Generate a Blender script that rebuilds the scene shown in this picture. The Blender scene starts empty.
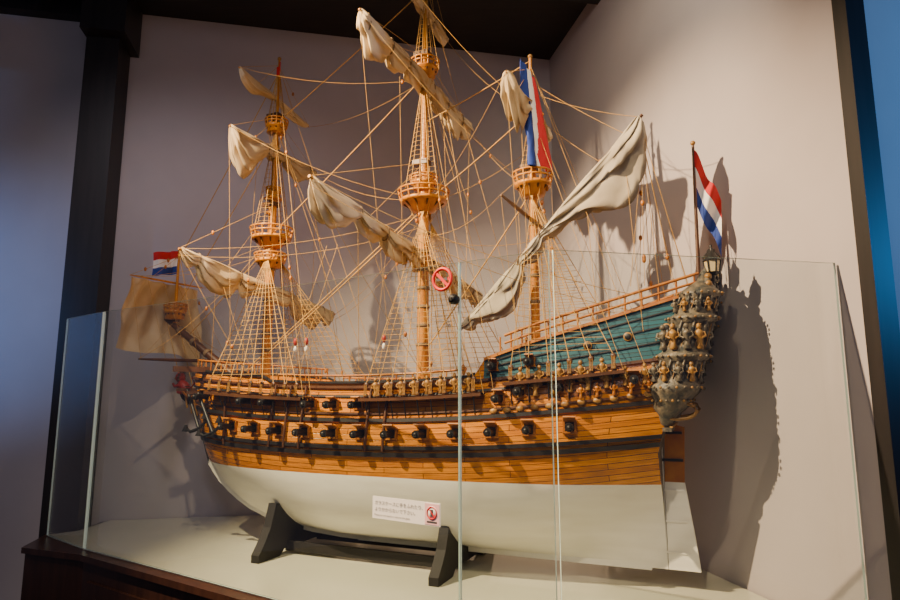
import bpy, math, random
from mathutils import Vector, Matrix, noise
random.seed(4)
scene = bpy.context.scene
COL = scene.collection

# ------------------------------------------------------------------ materials
def new_mat(name):
    m = bpy.data.materials.new(name); m.use_nodes = True
    nt = m.node_tree
    return m, nt, nt.nodes['Principled BSDF']

def mat_noise(name, c1, c2, scale=8.0, rough=0.6, bump=0.0, stretch=(1,1,1), metallic=0.0, detail=4, trans=0.0):
    m, nt, b = new_mat(name)
    tc = nt.nodes.new('ShaderNodeTexCoord'); mp = nt.nodes.new('ShaderNodeMapping')
    mp.inputs['Scale'].default_value = stretch
    nz = nt.nodes.new('ShaderNodeTexNoise'); nz.inputs['Scale'].default_value = scale; nz.inputs['Detail'].default_value = detail
    cr = nt.nodes.new('ShaderNodeValToRGB')
    cr.color_ramp.elements[0].position = 0.3; cr.color_ramp.elements[1].position = 0.7
    cr.color_ramp.elements[0].color = (*c1, 1); cr.color_ramp.elements[1].color = (*c2, 1)
    nt.links.new(tc.outputs['Object'], mp.inputs['Vector']); nt.links.new(mp.outputs[0], nz.inputs['Vector'])
    nt.links.new(nz.outputs['Fac'], cr.inputs['Fac']); nt.links.new(cr.outputs[0], b.inputs['Base Color'])
    b.inputs['Roughness'].default_value = rough; b.inputs['Metallic'].default_value = metallic
    if bump:
        bp = nt.nodes.new('ShaderNodeBump'); bp.inputs['Strength'].default_value = bump; bp.inputs['Distance'].default_value = 0.01
        nt.links.new(nz.outputs['Fac'], bp.inputs['Height']); nt.links.new(bp.outputs[0], b.inputs['Normal'])
    if trans:
        tl = nt.nodes.new('ShaderNodeBsdfTranslucent'); mx = nt.nodes.new('ShaderNodeMixShader'); mx.inputs[0].default_value = trans
        nt.links.new(cr.outputs[0], tl.inputs[0])
        nt.links.new(b.outputs[0], mx.inputs[1]); nt.links.new(tl.outputs[0], mx.inputs[2])
        nt.links.new(mx.outputs[0], nt.nodes['Material Output'].inputs[0])
    return m

def mat_planks(name, c1, c2, cm, w=0.34, h=0.021, rough=0.35, lo=.5, hi=1.35):
    m, nt, b = new_mat(name)
    uv = nt.nodes.new('ShaderNodeUVMap')
    br = nt.nodes.new('ShaderNodeTexBrick')
    br.inputs['Scale'].default_value = 1.0
    br.inputs['Brick Width'].default_value = w; br.inputs['Row Height'].default_value = h
    br.inputs['Mortar Size'].default_value = 0.0013; br.inputs['Mortar Smooth'].default_value = 0.2
    br.inputs['Color1'].default_value = (*c1, 1); br.inputs['Color2'].default_value = (*c2, 1); br.inputs['Mortar'].default_value = (*cm, 1)
    mp = nt.nodes.new('ShaderNodeMapping'); mp.inputs['Scale'].default_value = (5, 90, 1)
    nz = nt.nodes.new('ShaderNodeTexNoise'); nz.inputs['Scale'].default_value = 2.5; nz.inputs['Detail'].default_value = 6
    mr = nt.nodes.new('ShaderNodeMapRange'); mr.inputs['From Min'].default_value = .25; mr.inputs['From Max'].default_value = .75
    mr.inputs['To Min'].default_value = lo; mr.inputs['To Max'].default_value = hi
    mx = nt.nodes.new('ShaderNodeMix'); mx.data_type = 'RGBA'; mx.blend_type = 'MULTIPLY'; mx.inputs['Factor'].default_value = 1
    nt.links.new(uv.outputs[0], br.inputs['Vector']); nt.links.new(uv.outputs[0], mp.inputs['Vector']); nt.links.new(mp.outputs[0], nz.inputs['Vector'])
    nt.links.new(nz.outputs['Fac'], mr.inputs['Value'])
    nt.links.new(br.outputs['Color'], mx.inputs[6]); nt.links.new(mr.outputs[0], mx.inputs[7])
    nt.links.new(mx.outputs[2], b.inputs['Base Color'])
    b.inputs['Roughness'].default_value = rough
    bp = nt.nodes.new('ShaderNodeBump'); bp.inputs['Strength'].default_value = 0.4; bp.inputs['Distance'].default_value = 0.002; bp.invert = True
    nt.links.new(br.outputs['Fac'], bp.inputs['Height']); nt.links.new(bp.outputs[0], b.inputs['Normal'])
    return m

M = {}
M['plank'] = mat_planks('hull_honey_planks', (0.66, 0.235, 0.004), (0.48, 0.15, 0.003), (0.07, 0.018, 0.002), rough=.27)
M['teal'] = mat_planks('quarter_teal_planks', (0.012, 0.12, 0.16), (0.010, 0.085, 0.115), (0.004, 0.013, 0.016), w=0.5, h=0.016, rough=0.5, lo=.7, hi=1.2)
M['white'] = mat_noise('hull_white_paint', (0.78, 0.75, 0.67), (0.88, 0.86, 0.79), 5, 0.45, stretch=(1, 1, 5))
M['black'] = mat_noise('wale_black', (0.010, 0.009, 0.009), (0.022, 0.019, 0.018), 20, 0.45)
M['iron'] = mat_noise('cannon_iron', (0.012, 0.012, 0.013), (0.03, 0.03, 0.032), 30, 0.45, metallic=0.4)
M['mastw'] = mat_noise('mast_wood', (0.36, 0.12, 0.006), (0.58, 0.24, 0.014), 14, 0.35, stretch=(3, 3, 0.4))
M['oak'] = mat_noise('carved_oak', (0.28, 0.08, 0.006), (0.46, 0.17, 0.012), 18, 0.4)
M['darkw'] = mat_noise('dark_yard_wood', (0.055, 0.020, 0.007), (0.11, 0.042, 0.014), 14, 0.45)
M['gold'] = mat_noise('carved_gilding', (0.20, 0.09, 0.016), (0.42, 0.22, 0.045), 40, 0.42, bump=0.4)
M['slate'] = mat_noise('gallery_carved_grey_brown', (0.028, 0.035, 0.036), (0.20, 0.155, 0.10), 45, 0.45, bump=0.6)
M['red'] = mat_noise('red_paint', (0.26, 0.015, 0.010), (0.36, 0.03, 0.015), 20, 0.5)
M['rope'] = mat_noise('hemp_rope', (0.38, 0.20, 0.045), (0.54, 0.32, 0.085), 60, 0.8)
M['roped'] = mat_noise('tarred_rope', (0.14, 0.085, 0.04), (0.24, 0.16, 0.08), 60, 0.8)
M['sail'] = mat_noise('sail_cloth', (0.52, 0.38, 0.20), (0.72, 0.57, 0.35), 7, 0.9, bump=0.2, trans=.18)
M['sailg'] = mat_noise('sail_cloth_grey', (0.38, 0.32, 0.235), (0.56, 0.49, 0.37), 7, 0.9, bump=0.2, trans=.12)
M['fred'] = mat_noise('flag_red', (0.44, 0.008, 0.015), (0.56, 0.014, 0.02), 12, 0.8)
M['fwhite'] = mat_noise('flag_white', (0.70, 0.69, 0.67), (0.80, 0.79, 0.76), 12, 0.8)
M['fblue'] = mat_noise('flag_blue', (0.008, 0.03, 0.20), (0.012, 0.045, 0.28), 12, 0.8)
M['pane'] = mat_noise('lantern_pane', (0.55, 0.42, 0.22), (0.7, 0.55, 0.3), 12, 0.2)
M['stand'] = mat_noise('stand_black_wood', (0.006, 0.005, 0.005), (0.014, 0.011, 0.011), 12, 0.7)
M['deck'] = mat_noise('deck_wood', (0.42, 0.24, 0.1), (0.55, 0.33, 0.15), 10, 0.6, stretch=(1, 20, 1))

# ------------------------------------------------------------------ mesh builder
class MB:
    def __init__(s, mats):
        s.v = []; s.f = []; s.mi = []; s.sm = []; s.uv = {}
        s.mats = mats
    def m(s, name): return s.mats.index(name)
    def add(s, verts, faces, mat, smooth=True):
        o = len(s.v); s.v += [tuple(p) for p in verts]
        k = s.m(mat)
        for f in faces:
            s.f.append(tuple(i + o for i in f)); s.mi.append(k); s.sm.append(smooth)
        return o
    def grid(s, rows, mat, closed=False, smooth=True):
        n = len(rows[0]); vs = [p for r in rows for p in r]; fs = []
        for i in range(len(rows) - 1):
            for j in range(n if closed else n - 1):
                a = i * n + j; b = i * n + (j + 1) % n
                fs.append((a, b, b + n, a + n))
        s.add(vs, fs, mat, smooth)
    def tube(s, pts, rad, mat, n=8, caps=True):
        pts = [Vector(p) for p in pts]
        if not isinstance(rad, (list, tuple)): rad = [rad] * len(pts)
        rows = []
        for i, p in enumerate(pts):
            t = (pts[min(i + 1, len(pts) - 1)] - pts[max(i - 1, 0)]).normalized()
            ref = Vector((0, 0, 1)) if abs(t.z) < 0.9 else Vector((1, 0, 0))
            a = t.cross(ref).normalized(); b = t.cross(a)
            rows.append([p + a * rad[i] * math.cos(q) + b * rad[i] * math.sin(q) for q in [2 * math.pi * k / n for k in range(n)]])
        s.grid(rows, mat, True)
        if caps:
            s.add(rows[0], [tuple(range(n))], mat, False); s.add(rows[-1], [tuple(reversed(range(n)))], mat, False)
    def lathe(s, c, prof, mat, n=16, sx=1, sy=1, smooth=True, rot=None):
        c = Vector(c); rows = []
        for r, z in prof:
            row = []
            for k in range(n):
                q = 2 * math.pi * k / n
                p = Vector((r * sx * math.cos(q), r * sy * math.sin(q), z))
                if rot: p = rot @ p
                row.append(c + p)
            rows.append(row)
        s.grid(rows, mat, True, smooth)
        s.add(rows[0], [tuple(reversed(range(n)))], mat, False); s.add(rows[-1], [tuple(range(n))], mat, False)
    def ball(s, c, r, mat, sc=(1, 1, 1), n=10, m=6, rot=None):
        prof = [(max(1e-4, math.sin(math.pi * i / m)) * r, -math.cos(math.pi * i / m) * r * sc[2]) for i in range(m + 1)]
        s.lathe(c, prof, mat, n, sc[0], sc[1], True, rot)
    def box(s, c, size, mat, rot=None, taper=1.0):
        c = Vector(c); x, y, z = [q / 2 for q in size]; vs = []
        for dz in (-1, 1):
            k = taper if dz > 0 else 1
            for dx, dy in ((-1, -1), (1, -1), (1, 1), (-1, 1)):
                p = Vector((dx * x * k, dy * y * k, dz * z))
                if rot: p = rot @ p
                vs.append(c + p)
        s.add(vs, [(3, 2, 1, 0), (4, 5, 6, 7), (0, 1, 5, 4), (1, 2, 6, 5), (2, 3, 7, 6), (3, 0, 4, 7)], mat, False)
    def prism(s, poly, w0, w1, mat, axis='y'):
        n = len(poly)
        vs = [Vector((x, w0, z)) for x, z in poly] + [Vector((x, w1, z)) for x, z in poly]
        if axis == 'x': vs = [Vector((w0, x, z)) for x, z in poly] + [Vector((w1, x, z)) for x, z in poly]
        fs = [tuple(range(n)), tuple(reversed(range(n, 2 * n)))] + [(i, i + n, (i + 1) % n + n, (i + 1) % n) for i in range(n)]
        s.add(vs, fs, mat, False)
    def obj(s, name, parent=None):
        me = bpy.data.meshes.new(name); me.from_pydata(s.v, [], s.f); me.update()
        for nm in s.mats: me.materials.append(M[nm])
        me.polygons.foreach_set('material_index', s.mi); me.polygons.foreach_set('use_smooth', s.sm)
        if s.uv:
            lay = me.uv_layers.new(name='UVMap')
            for lp in me.loops: lay.data[lp.index].uv = s.uv.get(lp.vertex_index, (0, 0))
        ob = bpy.data.objects.new(name, me); COL.objects.link(ob)
        if parent: ob.parent = parent
        return ob

def recalc(ob):
    import bmesh
    bm = bmesh.new(); bm.from_mesh(ob.data); bmesh.ops.recalc_face_normals(bm, faces=bm.faces); bm.to_mesh(ob.data); bm.free()

def ropes_obj(name, lines, r, mat, parent=None):
    cu = bpy.data.curves.new(name, 'CURVE'); cu.dimensions = '3D'; cu.bevel_depth = r; cu.bevel_resolution = 0
    for ln in lines:
        sp = cu.splines.new('POLY'); sp.points.add(len(ln) - 1)
        for i, p in enumerate(ln): sp.points[i].co = (p[0], p[1], p[2], 1)
    cu.materials.append(M[mat])
    ob = bpy.data.objects.new(name, cu); COL.objects.link(ob)
    if parent: ob.parent = parent
    return ob

def lerp(a, b, t): return a + (b - a) * t
def herm(xs, ys, x):
    n = len(xs)
    if x <= xs[0]: return ys[0]
    if x >= xs[-1]: return ys[-1]
    i = 0
    while x > xs[i + 1]: i += 1
    def sl(k):
        if k == 0: return (ys[1] - ys[0]) / (xs[1] - xs[0])
        if k == n - 1: return (ys[-1] - ys[-2]) / (xs[-1] - xs[-2])
        a = (ys[k] - ys[k - 1]) / (xs[k] - xs[k - 1]); b = (ys[k + 1] - ys[k]) / (xs[k + 1] - xs[k])
        if a * b <= 0: return 0
        return 2 * a * b / (a + b)
    h = xs[i + 1] - xs[i]; t = (x - xs[i]) / h
    return ((1 + 2 * t) * (1 - t) ** 2) * ys[i] + t * (1 - t) ** 2 * h * sl(i) + t * t * (3 - 2 * t) * ys[i + 1] + t * t * (t - 1) * h * sl(i + 1)

# ------------------------------------------------------------------ ship frame
KZ = 0.93
ship = bpy.data.objects.new('sailing_ship_model', None); COL.objects.link(ship)
ship.location = (0.80, 2.40, KZ); ship.rotation_euler = (0, 0, math.atan2(0.387, -0.922))

ST = [0, .15, .4, .8, 1.3, 1.65, 1.9, 2.05, 2.14, 2.19]
TAB = [[.012, .013, .018, .045, .10, .19, .205, .185, .145],
       [.012, .02, .05, .11, .17, .228, .235, .21, .17],
       [.012, .06, .14, .22, .26, .28, .268, .238, .205],
       [.015, .12, .22, .28, .305, .312, .292, .262, .25],
       [.015, .13, .23, .285, .305, .312, .292, .267, .26],
       [.012, .08, .17, .24, .277, .297, .287, .267, .26],
       [.012, .04, .10, .165, .212, .258, .262, .252, .247],
       [.010, .02, .05, .09, .135, .192, .21, .21, .205],
       [.008, .01, .018, .035, .06, .115, .14, .15, .15],
       [.006, .006, .006, .008, .012, .03, .05, .06, .06]]
def sh(s): return 0.105 * ((1.2 - s) / 1.2) ** 2 if s < 1.2 else 0.06 * (s - 1.2) ** 2
def T(s): return 0.655 + sh(s)
def Ttop(s):
    if s < 0.62: return T(s) + 0.075 + 0.155 * (0.62 - s) / 0.62
    if s < 0.66: return T(s) + lerp(0.075, 0.015, (s - .62) / .04)
    if s < 1.62: return T(s) + 0.015
    if s < 1.66: return T(s) + lerp(0.015, 0.035, (s - 1.62) / .04)
    return T(s) + 0.035
def z0(s): return herm([0, 1.25, 1.6, 1.75, 1.9, 2.02, 2.12, 2.19], [0, 0.0001, .018, .042, .085, .145, .215, .29], s)
def hb(s, z):
    a = z0(s)
    lv = [a + (1 - a / .30) * q for q in (0, .04, .12, .22)] + [.30, .42 + .6 * sh(s), .55 + .8 * sh(s), T(s), T(s) + .23]
    bs = [herm(ST, [r[k] for r in TAB], s) for k in range(9)]
    return herm(lv, bs, z)
def rake(s, z):
    k = max(0, 1 - s / 0.45)
    return s - k * 0.17 * max(0, min(1.15, (z - 0.42) / 0.58)) + max(0, (s - 1.95) / .24) * 0.05 * max(0, min(1, (z - .3) / .4))
def HP(s, z, side=1, out=0.0):
    p = Vector((rake(s, z), side * hb(s, z), z))
    if out:
        e = 0.01
        a = Vector((rake(s + e, z), hb(s + e, z), z)) - Vector((rake(s - e, z), hb(s - e, z), z))
        n = Vector((-a.y, a.x, 0))
        if n.length > 1e-6: n.normalize()
        if n.y < 0 : n = -n
        p += Vector((n.x, side * n.y, 0)) * out
    return p

# ---- hull
hm = MB(['plank', 'white', 'teal', 'slate', 'deck', 'oak'])
ss = [i * 0.03 for i in range(21)] + [0.62, 0.66] + [0.68 + i * 0.04 for i in range(24)] + [1.66] + [1.69 + .03 * i for i in range(11)] + [2.01 + 0.015 * i for i in range(13)]
ss = sorted(set(round(min(s, 2.19), 4) for s in ss))
for side in (1, -1):
    rows = []
    for s in ss:
        a = z0(s)
        zs = [lerp(a, .30, (k / 10) ** 1.4) for k in range(11)] + [lerp(.30, T(s), k / 12) for k in range(1, 13)] + [lerp(T(s), Ttop(s), k / 5) for k in range(1, 6)]
        rows.append([HP(s, z, side) for z in zs])
    n = len(rows[0]); o = len(hm.v)
    for r, s in zip(rows, ss):
        for p in r:
            hm.uv[len(hm.v)] = (s, p.z - 0.8 * sh(s)); hm.v.append(tuple(p))
    for i in range(len(rows) - 1):
        for j in range(n - 1):
            q = (o + i * n + j, o + (i + 1) * n + j, o + (i + 1) * n + j + 1, o + i * n + j + 1)
            if side > 0: q = tuple(reversed(q))
            hm.f.append(q); hm.sm.append(True)
            hm.mi.append(1 if j < 10 else (2 if (j >= 22 and ss[i] < 0.62) else 0))
for s, mt in ((0.0, 'slate'), (2.19, 'plank')):
    zs = [lerp(z0(s), Ttop(s), k / 24) for k in range(25)]
    hm.grid([[HP(s, z, 1) for z in zs], [HP(s, z, -1) for z in zs]], mt, smooth=False)
def deck(s0, s1, zf, n=20):
    rows = []
    for i in range(n + 1):
        s = lerp(s0, s1, i / n); z = zf(s); b = hb(s, z) - .002
        rows.append([Vector((rake(s, z), b * k, z + .012 * (1 - k * k))) for k in (-1, -.5, 0, .5, 1)])
    hm.grid(rows, 'deck')
deck(.6, 2.18, lambda s: T(s) - .06)
deck(0, .62, lambda s: Ttop(s) - .05)
zq = Ttop(.62) - .05
hm.box((.62, 0, (T(.62) - .06 + zq) / 2), (.01, 2 * hb(.62, T(.62)) - .01, zq - T(.62) + .06), 'oak')
hm.box((.68, 0, -.004), (1.25, .026, .03), 'white')
hull = hm.obj('hull', ship)

def strip(mb, s0, s1, zf, h, t, mat, n=60, sides=(1, -1)):
    for side in sides:
        rows = []
        for i in range(n + 1):
            s = lerp(s0, s1, i / n); z = zf(s)
            zb, zt = z - h / 2, z + h / 2
            rows.append([HP(s, zb, side, -.002), HP(s, zb, side, t), HP(s, zt, side, t), HP(s, zt, side, -.002)])
        mb.grid(rows, mat, True, False)

tm = MB(['black', 'oak', 'mastw', 'gold', 'slate', 'teal', 'darkw', 'red', 'white', 'iron', 'roped'])
strip(tm, 0, 2.18, lambda s: .385 + .6 * sh(s), .016, .010, 'black')
strip(tm, 0, 2.18, lambda s: .412 + .62 * sh(s), .014, .010, 'black')
strip(tm, 0, 2.18, lambda s: .518 + .8 * sh(s), .014, .009, 'black')
strip(tm, 0, 2.18, lambda s: .545 + .82 * sh(s), .008, .007, 'darkw')
strip(tm, 0, 2.18, lambda s: .615 + .92 * sh(s), .009, .007, 'black')
strip(tm, 0, 2.18, lambda s: T(s) - .003, .011, .010, 'darkw')
strip(tm, .655, 2.18, lambda s: Ttop(s) + .002, .010, .009, 'black')
strip(tm, 0, .62, lambda s: Ttop(s) + .002, .012, .010, 'oak', 30)
for k in (.28, .55, .8):
    strip(tm, 0, .61, lambda s: lerp(T(s), Ttop(s), k), .005, .005, 'black', 30)
for s in [1.02, 1.1, 1.42, 1.5, 1.58, 1.86]:
    for side in (1, -1):
        pts = [HP(s, z, side, .012) for z in [lerp(.40, T(s), k / 6) for k in range(7)]]
        tm.tube(pts, .0065, 'darkw', 4)
for side in (1, -1):
    for dz, r in ((.035, .005), (.065, .006)):
        pts = [HP(s, Ttop(s), side) + Vector((0, 0, dz)) for s in [k * .06 for k in range(10)]]
        tm.tube(pts, r, 'oak', 6)
    for k in range(14):
        s = .01 + k * .042; p = HP(s, Ttop(s), side)
        tm.tube([p, p + Vector((0, 0, .065))], .004, 'oak', 5)
    for a, b, hh in ((.70, 1.58, .03), (1.68, 2.1, .05)):
        pts = [HP(lerp(a, b, k / 12), Ttop(lerp(a, b, k / 12)), side) + Vector((0, 0, hh)) for k in range(13)]
        tm.tube(pts, .005, 'oak', 6)
        for p in pts: tm.tube([p - Vector((0, 0, hh)), p], .0035, 'oak', 5)
ks = [1.25, 1.4, 1.55, 1.7, 1.82, 1.92, 2.0, 2.06, 2.12, 2.165, 2.19]
for a, b in zip(ks, ks[1:]):
    o1 = .018; tm.prism([(a, z0(a) - o1), (b + .004, z0(b) - o1), (b - .004, z0(b) + .02), (a, z0(a) + .02)], -.013, .013, 'white')
stem = [(2.19, .272), (2.235, .38), (2.27, .50), (2.33, .56), (2.40, .60), (2.44, .66)]
sti = [(2.17, .30), (2.17, .40), (2.19, .62), (2.24, .60), (2.36, .63), (2.41, .67)]
for k in range(5):
    tm.prism([stem[k], stem[k + 1], sti[k + 1], sti[k]], -.013, .013, 'black')
for side in (1, -1):
    for zz, w0, e in ((.0, .17, .66), (-.045, .15, .62), (-.09, .13, .585), (-.13, .10, .55)):
        pts = []
        for k in range(11):
            u = k / 10
            s = lerp(2.10, 2.42 - (.0 if zz == 0 else .03 + abs(zz) * .6), u)
            w = lerp(w0, .014, u ** .8)
            z = lerp(.70 + zz, e, u) - .07 * math.sin(math.pi * u) * (1 - .3 * abs(zz))
            pts.append((s, side * w, z))
        tm.tube(pts, .0065, 'oak' if zz > -.05 else 'slate', 6)
    for k in range(5):
        u = .15 + k * .17; s = lerp(2.10, 2.40, u); w = lerp(.165, .02, u ** .8)
        z1 = lerp(.70, .66, u) - .07 * math.sin(math.pi * u)
        tm.tube([(s, side * w, z1), (s - .01, side * w * .75, z1 - .12 + .05 * u)], .006, 'gold', 6)
# lion figurehead
tm.ball((2.40, 0, .665), .032, 'red', (1.5, .9, .8), rot=Matrix.Rotation(-.7, 3, 'Y'))
tm.ball((2.432, 0, .712), .026, 'red', (1, 1, 1.1))
for k in range(9):
    a = 2 * math.pi * k / 9
    tm.ball((2.425, .020 * math.cos(a), .712 + .022 * math.sin(a)), .009, 'darkw', n=7, m=5)
tm.ball((2.456, 0, .708), .013, 'gold', (1.1, .9, .8))
tm.ball((2.43, 0, .738), .009, 'gold')
for sd in (1, -1):
    tm.ball((2.428, sd * .017, .733), .006, 'red', n=6, m=4)
    tm.tube([(2.41, sd * .02, .67), (2.45, sd * .018, .665), (2.465, sd * .015, .68)], [.010, .008, .007], 'red', 6)
    tm.tube([(2.38, sd * .022, .65), (2.40, sd * .022, .63), (2.43, sd * .015, .635)], [.012, .009, .007], 'red', 6)
tm.tube([(2.36, 0, .65), (2.33, 0, .68), (2.35, 0, .71)], .005, 'red', 6)
for side in (1, -1):
    p = HP(2.02, .74, side)
    tm.box(p + Vector((.05, side * .05, .0)), (.03, .16, .026), 'darkw', Matrix.Rotation(-side * .6, 3, 'Z'))
    for (s0, z1) in ((2.10, .655), (1.99, .64)):
        c = HP(s0, z1 - .1, side, .035)
        e = HP(s0 - .10, z1 - .19, side, .045)
        tm.tube([c + Vector((.03, 0, .09)), e], .008, 'iron', 8)
        tm.tube([e + Vector((-.03, 0, .07)), e + Vector((-.035, 0, .03)), e, e + Vector((.05, 0, -.015)), e + Vector((.085, 0, .0))], [.005, .008, .009, .008, .005], 'iron', 8)
        tm.box(e + Vector((-.032, 0, .06)), (.03, .02, .03), 'iron', taper=.3)
        tm.box(e + Vector((.08, 0, 0)), (.03, .02, .03), 'iron', taper=.3)
        q = c + Vector((.03, 0, .09))
        tm.box(q, (.10, .015, .015), 'darkw', Matrix.Rotation(side * .9, 3, 'Z'))
        tm.lathe(q + Vector((0, 0, .015)), [(.012, -.002), (.014, 0), (.012, .002)], 'iron', 10)
# rudder
tm.prism([(-.005, -.01), (-.115, -.01), (-.10, .12), (-.075, .30), (-.005, .30)], -.012, .012, 'white')
tm.prism([(-.005, .30), (-.075, .30), (-.085, .50), (-.015, .52)], -.012, .012, 'oak')
for z in (.05, .16, .27):
    tm.box((-.03, 0, z), (.09, .030, .006), 'white')
for z in (.38, .48):
    tm.box((-.03, 0, z), (.09, .032, .010), 'iron')
tm.prism([(.06, -.01), (-.003, -.01), (-.003, .46), (.05, .40)], -.012, .012, 'white')

def figure(mb, p, h, mat='gold', lean=0, out=1):
    p = Vector(p)
    R = Matrix.Rotation(lean, 3, 'X')
    mb.lathe(p, [(.10 * h, 0), (.16 * h, .06 * h), (.10 * h, .22 * h), (.13 * h, .42 * h), (.17 * h, .58 * h), (.18 * h, .68 * h), (.07 * h, .76 * h), (.05 * h, .8 * h)], mat, 8, rot=R)
    mb.ball(p + R @ Vector((0, 0, .89 * h)), .11 * h, mat, (1, 1, 1.15), 8, 5)
    for sd in (1, -1):
        mb.tube([p + R @ Vector((sd * .17 * h, 0, .66 * h)), p + R @ Vector((sd * .24 * h, out * .08 * h, .5 * h)), p + R @ Vector((sd * .1 * h, out * .17 * h, .42 * h))], [.06 * h, .05 * h, .04 * h], mat, 5)

CH = {'fore': (1.44, 1.93), 'main': (.64, 1.10), 'mizzen': (.18, .50)}
def chz(s): return .60 + .9 * sh(s)
dead = []
for nm, (a, b) in CH.items():
    for side in (1, -1):
        rows = []
        for k in range(13):
            s = lerp(a - .03, b + .03, k / 12); z = chz(s) + (.03 if nm == 'mizzen' else 0)
            p0 = HP(s, z, side, 0); p1 = HP(s, z, side, .055)
            rows.append([p0 + Vector((0, 0, -.006)), p1 + Vector((0, 0, -.006)), p1 + Vector((0, 0, .006)), p0 + Vector((0, 0, .006))])
        tm.grid(rows, 'darkw', True, False)
        n = 9 if nm != 'mizzen' else 6
        for k in range(n):
            s = lerp(a, b, k / (n - 1)); z = chz(s) + (.03 if nm == 'mizzen' else 0)
            q = HP(s, z, side, .05)
            for dz in (.014, .058):
                tm.ball(q + Vector((0, -side * .006, dz)), .0115, 'darkw', (1, .5, 1), 8, 5)
            for dx in (-.005, 0, .005):
                tm.tube([q + Vector((dx, side * .003, .014)), q + Vector((dx, -side * .002, .058))], .0019, 'gold', 4)
            tm.tube([q, HP(s, z - .075, side, .008)], .0028, 'iron', 4)
            dead.append((nm, side, k, q + Vector((0, -side * .006, .062))))
            if k < n - 1 and nm != 'fore':
                s2 = lerp(a, b, (k + .5) / (n - 1)); figure(tm, HP(s2, chz(s2) + .012, side, .022), .075, 'gold', 0, side)
for side in (1, -1):
    for k in range(9):
        s = .03 + k * .055
        figure(tm, HP(s, T(s) - .085, side, .014), .07, 'gold', 0, side)
    for k in range(12):
        s = .02 + k * .05
        tm.ball(HP(s, T(s) - .125, side, .006), .014, 'gold', (1.2, .5, .8), 8, 5)
    for k in range(6):
        s = .02 + k * .05
        figure(tm, HP(s, .555 + .8 * sh(s), side, .012), .055, 'oak', 0, side)
    for s in (.06, .16, .27):
        p = HP(s, lerp(T(s), Ttop(s), .5), side, .006)
        tm.ball(p, .017, 'gold', (1, .25, 1), 12, 6)
        tm.ball(p + Vector((0, side * .003, 0)), .012, 'black', (1, .3, 1), 10, 6)
trim = tm.obj('hull_trim_and_carvings', ship)

# ---- guns
gm = MB(['iron', 'black', 'oak', 'red', 'darkw'])
def gunport(s, zc, side, sz=.040):
    h = sz / 2
    A = HP(s, zc, side, .003)
    e = .02; tdir = (HP(s + e, zc, side) - HP(s - e, zc, side)).normalized()
    n = (Vector((-tdir.y, tdir.x, 0)) * 1).normalized()
    if n.y * side < 0: n = -n
    R = Matrix((tdir, n, Vector((0, 0, 1)))).transposed()
    gm.box(A, (sz, .006, sz), 'black', R)
    for dx, dz, sx, szz in ((0, h, sz + .012, .007), (0, -h, sz + .012, .007), (h, 0, .007, sz), (-h, 0, .007, sz)):
        gm.box(A + R @ Vector((dx, .003, dz)), (sx, .010, szz), 'oak', R)
    gm.box(A + R @ Vector((0, .024, h + .010)), (sz + .004, sz, .005), 'oak', R @ Matrix.Rotation(.35, 3, 'X'))
    c = A
    gm.tube([c + n * -.01, c + n * .035, c + n * .036, c + n * .058, c + n * .059, c + n * .072], [.0145, .0125, .015, .012, .0165, .0155], 'iron', 10)
    gm.ball(c + n * .073, .009, 'black', (1, 1, 1), 8, 4)
for side in (1, -1):
    for k in range(12):
        s = .30 + k * .137
        gunport(s, .466 + .7 * sh(s), side)
    for s in (.55, 1.15, 1.27, 1.38, 1.60, 1.72, 1.99):
        gunport(s, .580 + .86 * sh(s), side, .034)
    for s in (.12, .34, .47):
        gunport(s, .60 + .86 * sh(s), side, .034)
    for s in (.44, .58):
        gunport(s, T(s) + .045, side, .028)
gm.obj('cannons', ship)

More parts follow.
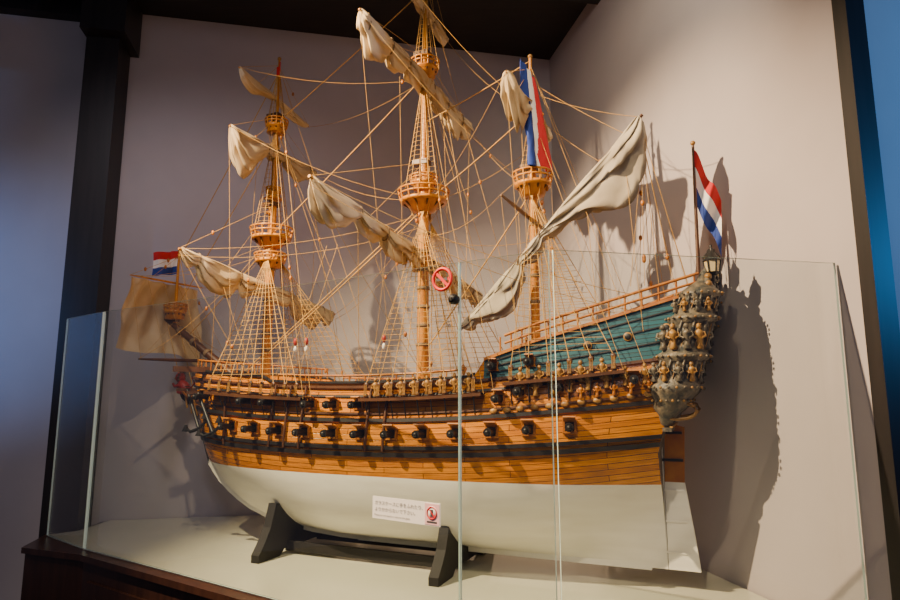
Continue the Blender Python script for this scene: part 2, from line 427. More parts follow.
# ---- stern galleries and lanterns
sg = MB(['slate', 'gold', 'black', 'pane', 'oak', 'iron', 'teal', 'fwhite'])
def rk(z): return -0.17 * max(0, min(1.15, (z - 0.42) / 0.58))
prof = [(.004, .50), (.020, .52), (.030, .55), (.050, .575), (.055, .60), (.072, .63), (.076, .65), (.068, .66), (.064, .70), (.064, .735), (.078, .745), (.080, .76), (.066, .77), (.060, .84), (.060, .87), (.074, .88), (.074, .895), (.060, .905), (.054, .96), (.064, .97), (.062, .985), (.038, 1.01), (.020, 1.03), (.012, 1.06), (.001, 1.08)]
for side in (1, -1):
    rows = []
    for r, z in prof:
        base = Vector((rk(z), side * (hb(0, z) - .015), z))
        rows.append([base + Vector((1.15 * r * math.cos(q) , side * (r * 1.15 * math.sin(q)), 0)) for q in [math.pi * 2 * k / 24 for k in range(24)]])
    sg.grid(rows, 'slate', True)
    for (za, zb, r) in ((.665, .74, .064), (.775, .875, .061), (.91, .965, .057)):
        for k in range(11):
            q = math.pi * (k + .5) / 11 - .1
            def pp(z, rr): return Vector((rk(z) + 1.15 * rr * math.cos(q), side * (hb(0, z) - .015 + rr * 1.15 * math.sin(q)), z))
            if k % 2 == 0:
                sg.tube([pp(za, r + .004), pp((za + zb) / 2, r + .007), pp(zb, r + .004)], [.005, .004, .005], 'slate', 6)
                figure(sg, pp(za, r + .008), (zb - za) * .9, 'slate' if k % 4 else 'gold', 0, side)
            else:
                sg.ball(pp((za + zb) / 2, r - .003), .013, 'black', (1, 1, (zb - za) / .036), 8, 6)
                sg.tube([pp(za + .01, r + .009), pp(zb - .01, r + .009)], .0016, 'gold', 4)
                sg.tube([pp((za + zb) / 2, r + .009) + Vector((.009, 0, 0)), pp((za + zb) / 2, r + .009) - Vector((.009, 0, 0))], .0014, 'gold', 4)
    for z, r in ((.60, .060), (.645, .082), (.752, .084), (.888, .080), (.978, .071)):
        for k in range(22):
            q = math.pi * 2 * k / 22
            sg.ball((rk(z) + 1.15 * r * math.cos(q), side * (hb(0, z) - .015 + r * 1.15 * math.sin(q)), z), .005, 'slate' if k % 2 else 'gold', (1, 1, 1), 6, 4)
    pts = [Vector((rk(.55) + .12 * math.cos(t) * (1 - t / 9) - .02, side * (hb(0, .5) + .012), .56 + .05 * math.sin(t) * (1 - t / 9))) for t in [k * .5 for k in range(14)]]
    sg.tube(pts, [.010 - .0005 * k for k in range(14)], 'gold', 6)
for z in (.50, .60, .70, .80, .90, .99):
    w = hb(0, z) + .005
    sg.box((rk(z) - .012, 0, z), (.03, 2 * w, .014), 'slate')
    sg.box((rk(z) - .026, 0, z + .009), (.01, 2 * w, .006), 'gold')
for k in range(7):
    w = (k - 3) * .052
    for z in (.62, .72, .82):
        if k % 2 == 0: figure(sg, (rk(z + .03) - .022, w, z), .075, 'gold')
        else:
            sg.box((rk(z + .04) - .008, w, z + .035), (.014, .036, .055), 'slate')
            sg.box((rk(z + .04) - .014, w, z + .035), (.008, .026, .044), 'pane')
pts = [Vector((-.195, .16 * math.cos(a), 1.0 + .075 * math.sin(a))) for a in [math.pi * k / 16 for k in range(17)]]
sg.tube(pts, .012, 'slate', 8)
for p in pts[::2]: sg.ball(p + Vector((-.004, 0, .012)), .013, 'gold', n=8)
sg.lathe((-.185, 0, 1.01), [(.02, -.01), (.07, -.01), (.07, 0), (.02, .0)], 'slate', 16, .15, 1)
sg.ball((-.19, 0, 1.02), .05, 'slate', (.25, 2.2, .9), 14, 8)
figure(sg, (-.21, .1, .98), .10, 'slate'); figure(sg, (-.21, -.1, .98), .10, 'slate')
for w in (-.13, 0, .13):
    z = 1.045 + (.04 if w == 0 else 0)
    sg.tube([(-.17, w * .8, z - .09), (-.215, w, z - .05), (-.215, w, z)], .006, 'iron', 6)
    c = Vector((-.215, w, z))
    sg.lathe(c, [(.006, 0), (.020, .004), (.024, .010), (.028, .012)], 'iron', 6, smooth=False)
    sg.lathe(c, [(.022, .012), (.028, .055)], 'pane', 6, smooth=False)
    for k in range(6):
        a = math.pi * k / 3
        sg.tube([c + Vector((.0225 * math.cos(a), .0225 * math.sin(a), .012)), c + Vector((.029 * math.cos(a), .029 * math.sin(a), .055))], .003, 'iron', 4)
    sg.lathe(c, [(.033, .055), (.030, .060), (.016, .075), (.013, .085), (.004, .09), (.006, .098), (.001, .106)], 'iron', 8)
sg.obj('stern_galleries_and_lanterns', ship)

# ---- masts
ms = MB(['mastw', 'darkw', 'black', 'oak', 'gold', 'rope', 'roped'])
def mast(s, zb, segs):
    for z0_, z1_, r0, r1 in segs:
        ms.tube([(s, 0, lerp(z0_, z1_, k / 6)) for k in range(7)], [lerp(r0, r1, k / 6) for k in range(7)], 'mastw', 12)
def rings(s, za, zb, r, n):
    for k in range(n):
        z = lerp(za, zb, (k + .5) / n)
        ms.lathe((s, 0, z), [(r, -.008), (r + .003, -.006), (r + .003, .006), (r, .008)], 'roped', 12)
def top(s, z, r=.105, w=0.0, k=1.0):
    c = (s, w, z)
    ms.lathe(c, [(.028, -.055 * k), (.05, -.05 * k), (r * .8, -.012), (r, -.008), (r, .006), (r * .9, .006), (.02, .006)], 'mastw', 20)
    for zz, rr in ((.028 * k, r * 1.04), (.05 * k, r * 1.08)):
        ring = [Vector((s + rr * math.cos(a), w + rr * math.sin(a), z + zz)) for a in [math.pi * 2 * q / 20 for q in range(21)]]
        ms.tube(ring, .0045, 'mastw', 6)
    for q in range(14):
        a = math.pi * 2 * q / 14
        ms.tube([(s + r * .97 * math.cos(a), w + r * .97 * math.sin(a), z), (s + r * 1.08 * math.cos(a), w + r * 1.08 * math.sin(a), z + .05 * k)], .0045, 'mastw', 5)
    for q in range(10):
        a = math.pi * 2 * (q + .5) / 10
        ms.tube([(s + .03 * math.cos(a), w + .03 * math.sin(a), z - .05 * k), (s + r * .85 * math.cos(a), w + r * .85 * math.sin(a), z - .012)], .005, 'darkw', 5)
FS, MS, ZS = 1.87, 1.0, .478
mast(FS, .6, [(.55, 1.62, .026, .020), (1.40, 2.10, .017, .012), (2.0, 2.42, .010, .006)])
mast(MS, .6, [(.55, 1.72, .029, .022), (1.5, 2.26, .019, .013), (2.14, 2.86, .011, .006)])
mast(ZS, .7, [(.62, 1.62, .021, .016), (1.5, 2.12, .012, .007)])
rings(FS, .80, 1.30, .024, 6); rings(MS, .80, 1.40, .027, 7); rings(ZS, .95, 1.40, .019, 4)
top(FS, 1.42, .10); top(FS, 1.30, .075, k=.7); top(MS, 1.51, .11); top(MS, 1.60, .06, k=.6); top(ZS, 1.52, .08)
top(FS, 2.03, .055, k=.7); top(FS, 1.66, .035, k=.6); top(MS, 2.17, .065, k=.8); top(ZS, 1.86, .035, k=.6)
for s, z in ((FS, 1.60), (MS, 1.70), (ZS, 1.60), (FS, 2.09), (MS, 2.25)):
    ms.box((s + .012, 0, z), (.075, .05, .022), 'darkw')
for s, z in ((FS, 2.42), (MS, 2.86), (ZS, 2.12)):
    ms.ball((s, 0, z), .011, 'gold')
ms.tube([(1.98, 0, .66), (2.3, 0, .865), (2.56, 0, 1.035)], [.024, .020, .014], 'darkw', 12)
for k in range(4):
    u = .3 + .17 * k; ms.lathe((lerp(1.98, 2.56, u), 0, lerp(.66, 1.035, u)), [(.023 , -.01), (.025, 0), (.023, .01)], 'roped', 12, rot=Matrix.Rotation(.98, 3, 'Y'))
ms.tube([(2.50, 0, 1.0), (2.50, 0, 1.42)], [.010, .006], 'mastw', 10)
top(2.50, 1.07, .055, k=.8)
ms.box((2.515, 0, 1.03), (.07, .03, .03), 'darkw')
def YP(s, w, z): return Vector((s, w, z))
YD = {
 'fore_course': (YP(1.95, .52, 1.26), YP(1.80, -.50, 1.08), .011, 'mastw'),
 'fore_topsail': (YP(1.91, .30, 1.92), YP(1.84, -.33, 1.88), .008, 'mastw'),
 'fore_topgallant': (YP(1.90, .27, 2.24), YP(1.86, -.27, 2.14), .006, 'mastw'),
 'main_course': (YP(1.08, .78, 1.385), YP(.97, -.70, 1.165), .013, 'mastw'),
 'main_topsail': (YP(1.06, .51, 2.19), YP(.96, -.50, 2.08), .009, 'mastw'),
 'main_topgallant': (YP(1.03, .28, 2.56), YP(.99, -.26, 2.46), .007, 'mastw'),
 'crossjack': (YP(.52, .32, 1.385), YP(.48, -.32, 1.37), .009, 'darkw'),
 'mizzen_topsail': (YP(.50, .30, 1.90), YP(.47, -.27, 1.86), .006, 'mastw'),
 'lateen': (YP(.78, .10, .89), YP(0, .13, 1.70), .013, 'darkw'),
 'spritsail': (YP(2.34, .35, .79), YP(2.34, -.38, .81), .009, 'darkw'),
 'sprit_topsail': (YP(2.515, .29, 1.225), YP(2.515, -.20, 1.235), .006, 'mastw'),
}
for k, (a, b, r, mt) in YD.items():
    ms.tube([a, lerp(a, b, .25), lerp(a, b, .5), lerp(a, b, .75), b], [r * .5, r * .9, r, r * .9, r * .5], mt, 8)
ms.tube([(-.165, 0, .98), (-.175, 0, 1.60)], [.008, .005], 'darkw', 8); ms.ball((-.175, 0, 1.605), .010, 'gold')
ms.obj('masts_and_yards', ship)

# ---- sails
sm_ = MB(['sail', 'sailg', 'roped'])
def bunch(a, b, hf, tf, mat, seed, u0=0., u1=1., N=90, Mx=40, up=.012, wr=.24):
    rows = []
    ax = (b - a).normalized(); down = Vector((0, 0, -1)); down = (down - ax * down.dot(ax)).normalized(); sd = ax.cross(down)
    L = (b - a).length
    for i in range(N + 1):
        u = lerp(u0, u1, i / N); c = lerp(a, b, u)
        e = min(1, min(i, N - i) / 5) ** .5
        h = hf(u) * (.15 + .85 * e); t = tf(u) * (.15 + .85 * e)
        row = []
        for k in range(Mx):
            q = 2 * math.pi * k / Mx
            nz = noise.noise(Vector((u * L * 6 + seed, 1.5 * math.cos(q) + seed, 1.5 * math.sin(q))))
            fold = math.sin(q * 8 + u * L * 14 + 4 * nz + seed)
            n2 = noise.noise(Vector((u * L * 15 + seed * 2 + 2 * math.cos(q), 2.5 * math.cos(q), 2.5 * math.sin(q) + seed)))
            f = 1 + wr * 1.3 * nz + wr * .75 * fold + wr * .8 * n2
            x = math.sin(q) * t * f + .5 * t * noise.noise(Vector((u * L * 7, seed * 3, (1 - math.cos(q)) * 2)))
            y = (1 - math.cos(q)) / 2 * h * f - up
            row.append(c + sd * x + down * y)
        rows.append(row)
    sm_.grid(rows, mat, True)
def gaskets(a, b, us, hf, tf):
    ax = (b - a).normalized(); down = Vector((0, 0, -1)); sd = ax.cross(down).normalized()
    for u in us:
        c = lerp(a, b, u); h = hf(u); t = tf(u)
        sm_.tube([c + sd * math.sin(q) * t * 1.12 + down * ((1 - math.cos(q)) / 2 * h * 1.1 - .016) for q in [2 * math.pi * k / 14 for k in range(15)]], .003, 'roped', 5)
def bump_(u, c, w): return math.exp(-((u - c) / w) ** 2)
def gk(u, us): return 1 - .38 * sum(bump_(u, g, .022) for g in us)
def sailon(key, h, t, mat, seed, us, u0=.01, u1=.99, N=110, wr=.24):
    y = YD[key]
    hf = lambda u: h(u) * gk(u, us); tf = lambda u: t(u) * gk(u, us)
    bunch(y[0], y[1], hf, tf, mat, seed, u0, u1, N, wr=wr); gaskets(y[0], y[1], us, hf, tf)
sailon('fore_course', lambda u: .070 + .06 * bump_(u, .25, .12) + .06 * bump_(u, .8, .12), lambda u: .026, 'sail', 1.3, (.1, .33, .5, .66, .9))
sailon('fore_topsail', lambda u: .055 + .15 * bump_(u, .17, .14) + .05 * bump_(u, .75, .12), lambda u: .026 + .010 * bump_(u, .16, .14), 'sail', 5.1, (.4, .6, .9))
sailon('fore_topgallant', lambda u: .032 + .035 * bump_(u, .2, .15) + .02 * bump_(u, .75, .12), lambda u: .015, 'sail', 8.2, (.5,))
sailon('main_course', lambda u: .075 + .05 * bump_(u, .09, .06) + .04 * bump_(u, .40, .1) + .03 * bump_(u, .75, .1), lambda u: .034, 'sail', 11.7, (.2, .33, .48, .6, .75, .9), N=150)
sailon('main_topsail', lambda u: .095 + .05 * bump_(u, .12, .12) + .04 * bump_(u, .8, .12), lambda u: .038, 'sail', 21.4, (.05, .22, .36, .58, .72, .88), N=140)
sailon('main_topgallant', lambda u: .05, lambda u: .022, 'sail', 24.4, (.3, .7))
sailon('mizzen_topsail', lambda u: .05 + .12 * bump_(u, .22, .16) + .08 * bump_(u, .85, .12), lambda u: .03, 'sail', 31.4, (.5,))
sailon('lateen', lambda u: .050 + .11 * bump_(u, .76, .16) + .055 * bump_(u, .20, .15), lambda u: .026 + .014 * bump_(u, .78, .2), 'sailg', 41.4, (.06, .34, .46), wr=.26, N=130)
rows = []
for i in range(41):
    u = i / 40; row = []
    for j in range(33):
        v = j / 32
        w = lerp(lerp(.27, -.19, u), lerp(.335, -.235, u), v ** 1.2)
        z = lerp(1.22, lerp(.85, .76, u) + .04 * math.sin(math.pi * u) - .02 * math.sin(6 * u), v)
        s = 2.528 + .055 * math.sin(math.pi * v) * math.sin(math.pi * u) ** .5 + .012 * math.sin(u * 27 + 5 * v) * (1 - v * .4) + .03 * noise.noise(Vector((u * 4, v * 3, 2)))
        row.append((s, w, z))
    rows.append(row)
sm_.grid(rows, 'sail')
sails = sm_.obj('sails', ship)
# ---- flags
fl = MB(['fred', 'fwhite', 'fblue'])
def flag(P, order=('fred', 'fwhite', 'fblue'), nu=6, nv=24):
    for k in range(3):
        rows = []
        for i in range(nu + 1):
            u = (k + i / nu) / 3
            rows.append([P(u, j / nv) for j in range(nv + 1)])
        fl.grid(rows, order[k])
def P(u, v):
    base = Vector((-.175, 0, 1.58 - .24 * u))
    return base + Vector((-.090 * v * (1 - .15 * u), .022 * math.sin(v * 11 + u * 5) * v ** .3 - .02 * v, -.215 * v + .03 * v * u + .012 * math.sin(v * 9 + 2 * u)))
flag(P)
def P(u, v):
    ww = lerp(.035, .062, v)
    a = (u - .5) * 2
    return Vector((ZS + .0 - .55 * ww * a - .05 * v, .055 + ww * -.9 * a, 2.07 - .50 * v - .07 * u * (1 - v))) + Vector((.016 * math.sin(u * 17 + v * 4), .020 * math.sin(u * 15 + v * 5), 0)) * (.4 + v)
flag(P, ('fblue', 'fwhite', 'fred'))
def P(u, v):
    return Vector((2.50 + .05 * v + .006 * math.sin(7 * v), .13 * v + .010 * math.sin(10 * v + u * 2), 1.41 - .13 * u - .03 * v))
flag(P, nv=14)
def P(u, v):
    return Vector((FS - .01 - .02 * v, .05 * v + .008 * math.sin(9 * v), 2.40 - .05 * u - .07 * v))
flag(P, ('fred', 'fred', 'fred'), nv=12)
fo = fl.obj('dutch_flags', ship)

# ---- rigging
rat = []; shr = []; fine = []; heavy = []
topz = {'fore': (FS, 1.36), 'main': (MS, 1.47), 'mizzen': (ZS, 1.48)}
for nm, (s, zt) in topz.items():
    for side in (1, -1):
        L = [(q, Vector((s + .01 - .004 * k, side * .03, zt))) for (a, b, k, q) in dead if a == nm and b == side]
        for q, t in L: shr.append([q, t])
        zb = max(q.z for q, t in L) + .02
        z = zb
        while z < zt - .04:
            row = []
            for q, t in L:
                f = (z - q.z) / (t.z - q.z); row.append(lerp(q, t, f))
            rat.append(row); z += .0235
for s, za, r, zb in ((FS, 1.44, .10, 2.0), (MS, 1.54, .11, 2.14), (ZS, 1.54, .08, 1.85), (FS, 2.05, .05, 2.33), (MS, 2.19, .06, 2.6)):
    for side in (1, -1):
        L = [(Vector((s + r * math.cos(a) * .8, side * r * math.sin(a), za + .01)), Vector((s, side * .012, zb))) for a in [math.pi * q for q in (.3, .45, .6, .75)]]
        for q, t in L: shr.append([q, t])
        z = za + .05
        while z < zb - .04:
            rat.append([lerp(q, t, (z - q.z) / (t.z - q.z)) for q, t in L]); z += .024
    for q in range(8):
        a = math.pi * 2 * q / 8
        fine.append([(s + r * math.cos(a), r * math.sin(a), za), (s + .02 * math.cos(a), .02 * math.sin(a), za - .15)])
def sag(a, b, d=.02, n=8):
    a = Vector(a); b = Vector(b)
    return [lerp(a, b, k / n) - Vector((0, 0, d * 4 * (k / n) * (1 - k / n))) for k in range(n + 1)]
stays = [((FS, 0, 1.40), (2.40, 0, .93)), ((FS, 0, 1.98), (2.50, 0, 1.08)), ((FS, 0, 2.34), (2.50, 0, 1.36)), ((MS, 0, 1.50), (2.0, 0, .74)), ((MS, .01, 1.47), (1.96, .02, .74)),
         ((MS, 0, 2.14), (FS, 0, 1.44)), ((MS, 0, 2.60), (FS, 0, 2.05)), ((ZS, 0, 1.50), (MS, 0, .80)), ((ZS, 0, 1.86), (MS, 0, 1.50)), ((ZS, 0, 2.1), (MS, 0, 1.9)), ((2.56, 0, 1.03), (2.40, 0, .63)), ((2.45, 0, .95), (2.3, 0, .56))]
for a, b in stays: heavy.append(sag(a, b, .008))
for side in (1, -1):
    for s, z, e in ((FS, 2.02, 1.40), (FS, 2.36, 1.36), (FS, 2.02, 1.48), (MS, 2.16, .60), (MS, 2.62, .56), (MS, 2.16, .68), (ZS, 1.86, .14), (ZS, 2.08, .08)):
        q = HP(e, chz(e), side, .05); fine.append([(s, side * .01, z), q])
    for k in range(5):
        fine.append(sag((0.01, .13, 1.67 - .03 * k), (-.13 + .05 * k, side * (.12 + .01 * k), 1.02), .004, 4))
tops = {'fore_course': (FS, 1.60), 'fore_topsail': (FS, 2.08), 'fore_topgallant': (FS, 2.38), 'main_course': (MS, 1.70), 'main_topsail': (MS, 2.24), 'main_topgallant': (MS, 2.8), 'crossjack': (ZS, 1.60), 'mizzen_topsail': (ZS, 2.06), 'sprit_topsail': (2.5, 1.38)}
brace = {'fore_course': (MS, 1.45), 'fore_topsail': (MS, 1.52), 'fore_topgallant': (MS, 2.12), 'main_course': (.05, .98), 'main_topsail': (ZS, 1.50), 'main_topgallant': (ZS, 1.86), 'crossjack': (MS, 1.35), 'mizzen_topsail': (MS, 1.5), 'sprit_topsail': (FS, 1.35)}
for k, (a, b, r, mt) in YD.items():
    if k in tops:
        s, z = tops[k]
        for e in (a, b):
            fine.append([e, (s, 0, z)])
        for e, f in ((a, .5), (b, .5)):
            fine.append([lerp(a, b, .5) + (e - lerp(a, b, .5)) * f, (s, 0, z)])
    if k in brace:
        s, z = brace[k]
        for e in (a, b):
            w = .2 if e.y > 0 else -.2
            tgt = (s, w if k == 'main_course' else 0, z)
            fine.append(sag(e, tgt, .05))
            if 'course' in k: fine.append(sag(e - Vector((0, 0, .03)), (tgt[0], tgt[1], tgt[2] - .06), .06))
    if k in ('fore_course', 'main_course', 'fore_topsail', 'main_topsail', 'crossjack', 'mizzen_topsail'):
        for e, sd in ((a, 1), (b, -1)):
            for f in ((1, .6, .3) if 'course' in k else (1, .4)):
                q = lerp(a, b, .5) + (e - lerp(a, b, .5)) * f
                for ds in ((-.12 - .1 * f, .08 + .08 * f) if 'course' in k else (-.05,)):
                    tz = T(min(2.1, max(.1, q.x + ds)))
                    fine.append(sag(q, (min(2.12, max(.05, q.x + ds)), sd * hb(min(2.1, max(.05, q.x + ds)), tz) * (.7 + .3 * f), tz + .02), .01 + .02 * random.random(), 5))
fine += [sag((.78, .10, .89), (.9, .24, .69), .0), sag((.78, .10, .89), (.7, .26, .70), .0), sag((.39, .11, 1.29), (ZS, 0, 1.55), 0), sag((.15, .12, 1.52), (ZS, 0, 1.85), .01), sag((.05, .13, 1.62), (ZS, 0, 2.0), .01), sag((0, .13, 1.69), (ZS, 0, 1.95), .02)]
for u in (.3, .5, .7, .9):
    q = lerp(YD['lateen'][0], YD['lateen'][1], u)
    fine.append(sag(q, (q.x - .05, .2, T(max(0, q.x)) + .1), .01))
for w in (.35, -.38):
    fine += [sag((2.34, w, .79), (2.5, 0, 1.02), .01), sag((2.34, w, .79), (FS, w * .2, 1.36), .06), sag((2.515, w * .7, 1.225), (FS, 0, 1.4), .04)]
for k in range(5):
    fine.append(sag((2.515, .28 - .1 * k, 1.22), (2.34, .34 - .15 * k, .80), .0, 3))
    fine.append(sag((lerp(2.08, 2.5, k / 4), .0, lerp(.72, 1.0, k / 4)), (2.30 - .05 * k, .03, .60), .0, 3))
fine.append(sag((2.10, .17, .50), (2.20, .05, .44), .07)); fine.append(sag((2.22, 0, .47), (2.06, .20, .48), .09))
bl = MB(['oak', 'red', 'fwhite'])
for k in range(70):
    ln = random.choice(fine)
    i = random.randrange(len(ln) - 1); p = lerp(Vector(ln[i]), Vector(ln[i + 1]), random.random())
    bl.ball(p, .0085, 'oak', (.9, .7, 1.4), 8, 5)
for s in (.9, 1.3, 1.36):
    p = Vector((s + .2, .18, .86)); bl.ball(p, .012, 'red', (.8, .8, 1.5), 8, 6); bl.ball(p + Vector((0, 0, -.035)), .010, 'fwhite', (.8, .8, 1.5), 8, 6)  # red and white beads: reflections modelled as solid shapes, not blocks
    fine.append([p, (s + .1, .1, 1.32)]); fine.append([p, (s + .22, .2, .68)])
bl.obj('rigging_blocks_and_reflections', ship)
ropes_obj('ratlines', rat, .0010, 'rope', ship)
ropes_obj('shrouds', shr, .0019, 'rope', ship)
ropes_obj('running_rigging', fine, .0011, 'rope', ship)
ropes_obj('stays', heavy, .0032, 'rope', ship)

# ------------------------------------------------------------------ cradle stand
stand = bpy.data.objects.new('ship_display_stand', None); COL.objects.link(stand)
stand.location = ship.location; stand.rotation_euler = ship.rotation_euler
sd = MB(['stand'])
FZ = -.077
def cradle(s, W=.32):
    N = 16; topc = []
    for k in range(N + 1):
        w = lerp(-.22, .22, k / N)
        z = z0(s)
        while hb(s, z) < abs(w) and z < .3: z += .004
        topc.append((w, max(z - .004, -.02) ))
    zc = min(topc[0][1], .15)
    mid = [(w, min(z, .15)) for w, z in topc]
    xs = sorted(set([-W, -W + .02, -W + .04, -W + .07, -.18, -.15] + [w for w, z in mid] + [.15, .18, W - .07, W - .04, W - .02, W]))
    def up(x):
        x = abs(x)
        if x >= .22: return lerp(zc, FZ + .03, min(1, (x - .22) / (W - .22)) ** .6)
        for (a, za), (b, zb) in zip(mid, mid[1:]):
            if a <= -x <= b: return lerp(za, zb, (-x - a) / (b - a))
        return 0
    def lo(x):
        x = abs(x)
        return FZ if x >= .18 else (FZ + .025 if x <= .15 else lerp(FZ + .025, FZ, (x - .15) / .03))
    for a, b in zip(xs, xs[1:]):
        if b - a < 1e-4: continue
        sd.prism([(a, lo(a)), (b, lo(b)), (b, up(b)), (a, up(a))], s - .02, s + .02, 'stand', 'x')
for s in (.80, 1.62): cradle(s)
for w in (-.12, .12): sd.box((1.21, w, -.045), (.80, .02, .04), 'stand')
so = sd.obj('cradle_boards', stand)

# ------------------------------------------------------------------ room
def quad_prism(name, poly, za, zb, mat, parent=None):
    me = bpy.data.meshes.new(name); n = len(poly)
    vs = [(x, y_, za) for x, y_ in poly] + [(x, y_, zb) for x, y_ in poly]
    fs = [tuple(reversed(range(n))), tuple(range(n, 2 * n))] + [(i, (i + 1) % n, (i + 1) % n + n, i + n) for i in range(n)]
    me.from_pydata(vs, [], fs); me.materials.append(mat)
    ob = bpy.data.objects.new(name, me); COL.objects.link(ob); recalc(ob)
    if parent: ob.parent = parent
    return ob
wallm = mat_noise('wall_plaster', (0.42, 0.375, 0.38), (0.46, 0.415, 0.42), 3, 0.85, bump=0.03)
darkpost = mat_noise('dark_timber', (0.006, 0.005, 0.006), (0.015, 0.011, 0.012), 6, 0.5, stretch=(6, 6, .5))
ceilm = mat_noise('ceiling_timber', (0.006, 0.004, 0.004), (0.014, 0.009, 0.008), 5, 0.6, stretch=(1, 14, 1))
cabm = mat_noise('cabinet_mahogany', (0.022, 0.009, 0.006), (0.045, 0.018, 0.011), 5, 0.3, stretch=(8, 8, .6))
floorm = mat_noise('room_floor', (0.08, 0.06, 0.05), (0.12, 0.09, 0.07), 5, 0.4)
basem = mat_noise('case_base_cream', (0.56, 0.55, 0.44), (0.62, 0.61, 0.50), 2, 0.08)
C = Vector((.72, 4.18)); L = Vector((-.98, -.199)); R = Vector((.199, -.98)); CZ = 3.95
def seg(name, a, b, th_dir, th, za, zb, mat):
    t = th_dir * th
    return quad_prism(name, [tuple(a), tuple(b), tuple(b + t), tuple(a + t)], za, zb, mat)
seg('wall_back', C - L * .1, C + L * 5.0, -R, .1, 0, CZ, wallm)
Rend = C + R * 2.44
seg('wall_right', C, Rend, -L, .1, 0, CZ, wallm)
seg('wall_far_right', Rend - L * .02, Rend - L * 2.2, -R, .08, 0, CZ, wallm)
seg('trim_post_right', Rend + L * .005, Rend - L * .062, R, .05, 0, CZ, darkpost)
seg('trim_post_left', Vector((-1.97, 3.42)), Vector((-2.15, 3.39)), -R, .22, 0, CZ, darkpost)
seg('trim_post_capital', Vector((-1.90, 3.34)), Vector((-2.14, 3.30)), -R, .30, 1.55 + 2.10, CZ, darkpost)
seg('trim_beam_back', C + L * 2.85, C + L * 5.0, R, .08, CZ - .10, CZ, darkpost)
quad_prism('ceiling', [(-5, -1.5), (4, -1.5), (4, 5.5), (-5, 5.5)], CZ, CZ + .08, ceilm)
for k, yy in enumerate((2.2, 3.1)):
    quad_prism('trim_ceiling_beam_%d' % (k + 1), [(-4.5, yy - .9), (.9, yy + .19), (.88, yy + .29), (-4.5, yy - .78)], CZ - .10, CZ, darkpost)
quad_prism('floor', [(-5, -1.5), (4, -1.5), (4, 5.5), (-5, 5.5)], -.08, 0, floorm)

# ------------------------------------------------------------------ display case
case = bpy.data.objects.new('glass_display_case', None); COL.objects.link(case)
TZ = .85
Ci = C + L * .01 + R * .01
Dp = Ci + R * 2.385; Fp = Ci + L * 2.72
poly = [(-1.99, 3.05), (-1.64, 2.92), (.30, 1.62), tuple(Dp), tuple(Ci), tuple(Fp), (-1.95, 3.38), (-2.06, 3.36)]
quad_prism('plinth', poly, 0.0, TZ - .03, cabm, case)
poly2 = [(-2.00, 3.035), (-1.645, 2.90), (.302, 1.60), (Dp.x, Dp.y - .02), tuple(Ci), tuple(Fp), (-1.95, 3.385), (-2.075, 3.365)]
quad_prism('plinth_top_rim', poly2, TZ - .03, TZ - .004, cabm, case)
G0 = Vector((-1.68, 2.99)); G1 = Vector((.28, 1.69)); G2 = Ci + R * 2.35; GL = Vector((-2.03, 3.27))
quad_prism('base_panel', [tuple(GL), tuple(G0), tuple(G1), tuple(G2), tuple(Ci), tuple(Ci + L * 2.68), (-1.93, 3.37)], TZ - .004, TZ + .002, basem, case)
u = (G1 - G0).normalized(); nrm = Vector((u.y, -u.x))
if nrm.y > 0: nrm = -nrm
for k in range(4):
    p = Vector((-1.64, 2.92)) + u * (.06 + k * .57)
    q = p + u * .52
    quad_prism('plinth_panel_%d' % (k + 1), [tuple(p), tuple(q), tuple(q + nrm * .014), tuple(p + nrm * .014)], .12, TZ - .11, cabm, case)

gl = bpy.data.materials.new('case_glass'); gl.use_nodes = True; nt = gl.node_tree; nt.nodes.clear()
out = nt.nodes.new('ShaderNodeOutputMaterial'); mix = nt.nodes.new('ShaderNodeMixShader'); tr = nt.nodes.new('ShaderNodeBsdfTransparent'); gs = nt.nodes.new('ShaderNodeBsdfGlossy')
lw = nt.nodes.new('ShaderNodeLayerWeight'); lw.inputs['Blend'].default_value = .5
pw = nt.nodes.new('ShaderNodeMath'); pw.operation = 'POWER'; pw.inputs[1].default_value = 4
mr = nt.nodes.new('ShaderNodeMapRange'); mr.inputs['To Min'].default_value = .05; mr.inputs['To Max'].default_value = .95
nt.links.new(lw.outputs['Facing'], pw.inputs[0]); nt.links.new(pw.outputs[0], mr.inputs['Value'])
tr.inputs[0].default_value = (.955, .98, .975, 1); gs.inputs['Roughness'].default_value = .01
nt.links.new(mr.outputs[0], mix.inputs[0]); nt.links.new(tr.outputs[0], mix.inputs[1]); nt.links.new(gs.outputs[0], mix.inputs[2]); nt.links.new(mix.outputs[0], out.inputs[0])
ge, nte, b = new_mat('glass_edge'); b.inputs['Base Color'].default_value = (.62, .80, .76, 1); b.inputs['Roughness'].default_value = .15
GT = 1.95
def pane(name, a, b, z0_=TZ + .002, z1_=GT, t=.008):
    d = (b - a).normalized(); n = Vector((d.y, -d.x)) * t / 2
    me = bpy.data.meshes.new(name)
    ps = [a + n, b + n, b - n, a - n]
    vs = [(p.x, p.y, z0_) for p in ps] + [(p.x, p.y, z1_) for p in ps]
    fs = [(0, 1, 5, 4), (2, 3, 7, 6), (1, 2, 6, 5), (3, 0, 4, 7), (4, 5, 6, 7), (3, 2, 1, 0)]
    me.from_pydata(vs, [], fs); me.materials.append(gl); me.materials.append(ge)
    for i, p in enumerate(me.polygons): p.material_index = 0 if i < 2 else 1
    ob = bpy.data.objects.new(name, me); COL.objects.link(ob); recalc(ob); ob.parent = case
pm = G0 + u * ((G1 - G0).length * .872)
pane('glass_front_long', G0 + u * .006, pm - u * .003)
pane('glass_front_short', pm + u * .003, G1 - u * .006)
pane('glass_front_right', G1 + Vector((.006, 0)), G2)
pane('glass_left', GL, G0 - Vector((.008, -.006)))

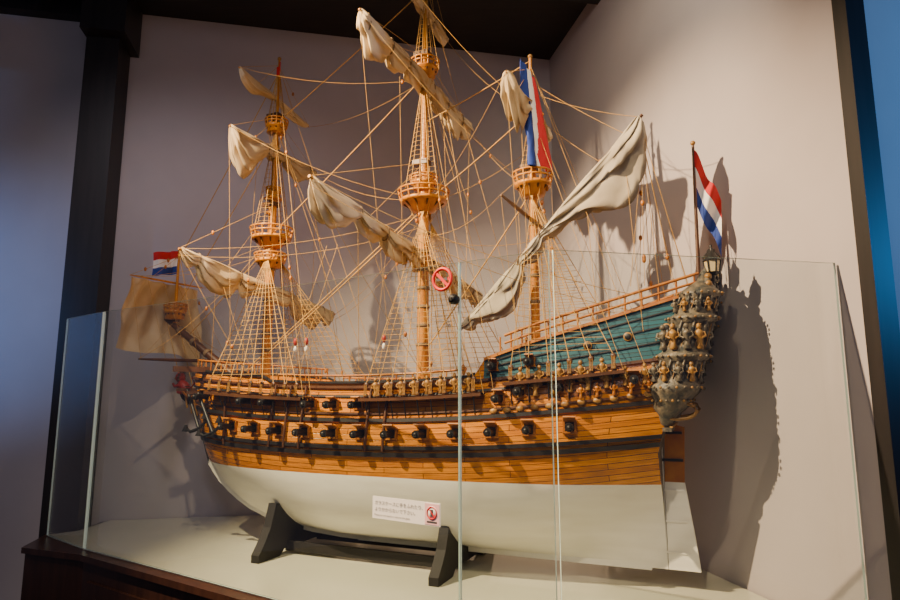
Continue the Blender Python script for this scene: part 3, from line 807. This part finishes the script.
def glass_empty(name, t, z, off=.007):
    e = bpy.data.objects.new(name, None); COL.objects.link(e)
    p = G0.lerp(G1, t) + nrm * off
    e.matrix_world = Matrix(((u.x, 0, nrm.x, p.x), (u.y, 0, nrm.y, p.y), (0, 1, 0, z), (0, 0, 0, 1)))
    return e
M['paper'] = mat_noise('label_paper', (.82, .80, .78), (.86, .84, .82), 5, .5)
M['pink'] = mat_noise('label_pink', (.75, .45, .48), (.8, .5, .52), 5, .5)
M['sred'] = mat_noise('sign_red', (.62, .008, .008), (.68, .012, .012), 5, .5)
M['ink'] = mat_noise('ink_dark', (.05, .05, .06), (.07, .07, .08), 5, .5)
lab = glass_empty('notice_label', .79, 1.55 - .348)
lm = MB(['paper', 'pink', 'ink', 'sred'])
lm.box((0, 0, 0), (.258, .066, .002), 'paper')
lm.box((.100, 0, .0016), (.052, .060, .001), 'pink')
lm.lathe((.100, .004, .0022), [(.019, 0), (.019, .0006), (.0001, .0006)], 'paper', 24)
ring = [Vector((.100 + .017 * math.cos(a_), .004 + .017 * math.sin(a_), .0034)) for a_ in [math.pi * 2 * k / 24 for k in range(25)]]
lm.tube(ring, .0016, 'sred', 6)
lm.box((.100, .004, .0034), (.034, .003, .001), 'sred', Matrix.Rotation(-.78, 3, 'Z'))
lm.box((.100, .004, .003), (.010, .020, .0006), 'ink')
lm.box((.100, -.022, .0024), (.036, .005, .0006), 'ink')
lm.obj('label_card', lab)
def text(body, loc, size, mat, parent):
    cu = bpy.data.curves.new('text', 'FONT'); cu.body = body; cu.size = size; cu.align_x = 'LEFT'; cu.materials.append(mat)
    o = bpy.data.objects.new('label_text', cu); COL.objects.link(o); o.parent = parent; o.location = loc
text('ガラスケースに手をふれたり、', (-.120, .010, .0022), .0140, M['ink'], lab)
text('よりかからないで下さい。', (-.120, -.009, .0022), .0140, M['ink'], lab)
text('Please do not touch or lean on the glass.', (-.120, -.024, .0022), .0085, M['ink'], lab)
ns = glass_empty('prohibition_sign', .848, 1.55 + .352, .010)
nm_ = MB(['sred', 'ink', 'paper'])
ring = [Vector((.033 * math.cos(a_), .033 * math.sin(a_), .001)) for a_ in [math.pi * 2 * k / 32 for k in range(33)]]
nm_.tube(ring, .0056, 'sred', 6)
nm_.box((0, 0, .003), (.062, .009, .002), 'sred', Matrix.Rotation(-.78, 3, 'Z'))
nm_.box((-.002, 0, .0), (.040, .009, .001), 'ink'); nm_.box((.022, .0, .0), (.005, .009, .001), 'sred')
nm_.tube([Vector((.016, .006, 0)), Vector((.020, .012, 0)), Vector((.015, .018, 0))], .0016, 'ink', 5)
nm_.obj('no_smoking_disc', ns)
lk = glass_empty('glass_clamp_lock', .868, 1.55 + .285, .020)
kk = MB(['iron', 'black'])
kk.lathe((0, 0, 0), [(.014, -.014), (.016, -.010), (.016, .004), (.011, .008), (.011, .012), (.001, .012)], 'iron', 16)
kk.box((0, 0, .013), (.003, .012, .002), 'black')
kk.obj('clamp_body', lk)

# ------------------------------------------------------------------ lights
def spot(name, loc, tgt, e, col, size=90, blend=.6, rad=.04):
    l = bpy.data.lights.new(name, 'SPOT'); l.energy = e; l.color = col; l.spot_size = math.radians(size); l.spot_blend = blend; l.shadow_soft_size = rad
    o = bpy.data.objects.new(name, l); COL.objects.link(o); o.location = loc
    o.rotation_euler = (Vector(tgt) - Vector(loc)).to_track_quat('-Z', 'Y').to_euler()
spot('spot_lamp', (-1.9, 1.55, 3.75), (.25, 2.6, 1.55), 1450, (1, .72, .42), 68, .6, .02)
spot('front_fill_spot', (-.3, .5, 3.75), (-.2, 2.8, 1.3), 260, (1, .76, .48), 62, .8)  # weak fill added from the front to lift the key's shade
spot('spot_lamp.002', (.4, 1.6, 3.8), (1.05, 3.0, 2.9), 80, (1, .84, .60), 80, 1)
spot('wall_fill_spot', (-1.6, 1.7, 3.7), (-1.5, 3.7, 1.9), 60, (.95, .84, .90), 80, 1, .1)  # added to brighten the left back wall, which the key cone misses
spot('blue_screen_light', (-3.0, 1.9, 1.9), (-2.75, 3.5, 2.05), 70, (.14, .38, 1), 62, 1, .03)
spot('blue_screen_light.001', (2.8, 1.0, 2.2), (1.6, 2.0, 2.4), 120, (.03, .38, 1), 90, 1, .03)
l = bpy.data.lights.new('soft_fill_light', 'AREA'); l.energy = 24; l.color = (.85, .82, 1); l.shape = 'RECTANGLE'; l.size = 3; l.size_y = 1.5  # added soft fill behind the camera, no fixture of the room
o = bpy.data.objects.new('soft_fill_light', l); COL.objects.link(o); o.location = (-.5, -1.2, 3.6); o.rotation_euler = (math.radians(50), 0, 0)
w = bpy.data.worlds.new('world'); scene.world = w; w.use_nodes = True
bg = w.node_tree.nodes['Background']; bg.inputs[0].default_value = (.62, .56, .78, 1); bg.inputs[1].default_value = .12

# ------------------------------------------------------------------ camera
cam = bpy.data.cameras.new('camera'); co = bpy.data.objects.new('camera', cam); COL.objects.link(co)
cam.sensor_width = 36; cam.lens = 24.8; cam.clip_start = .02
co.location = (0, 0, 1.55); co.rotation_euler = (math.radians(90 + 8.7), 0, 0)
scene.camera = co
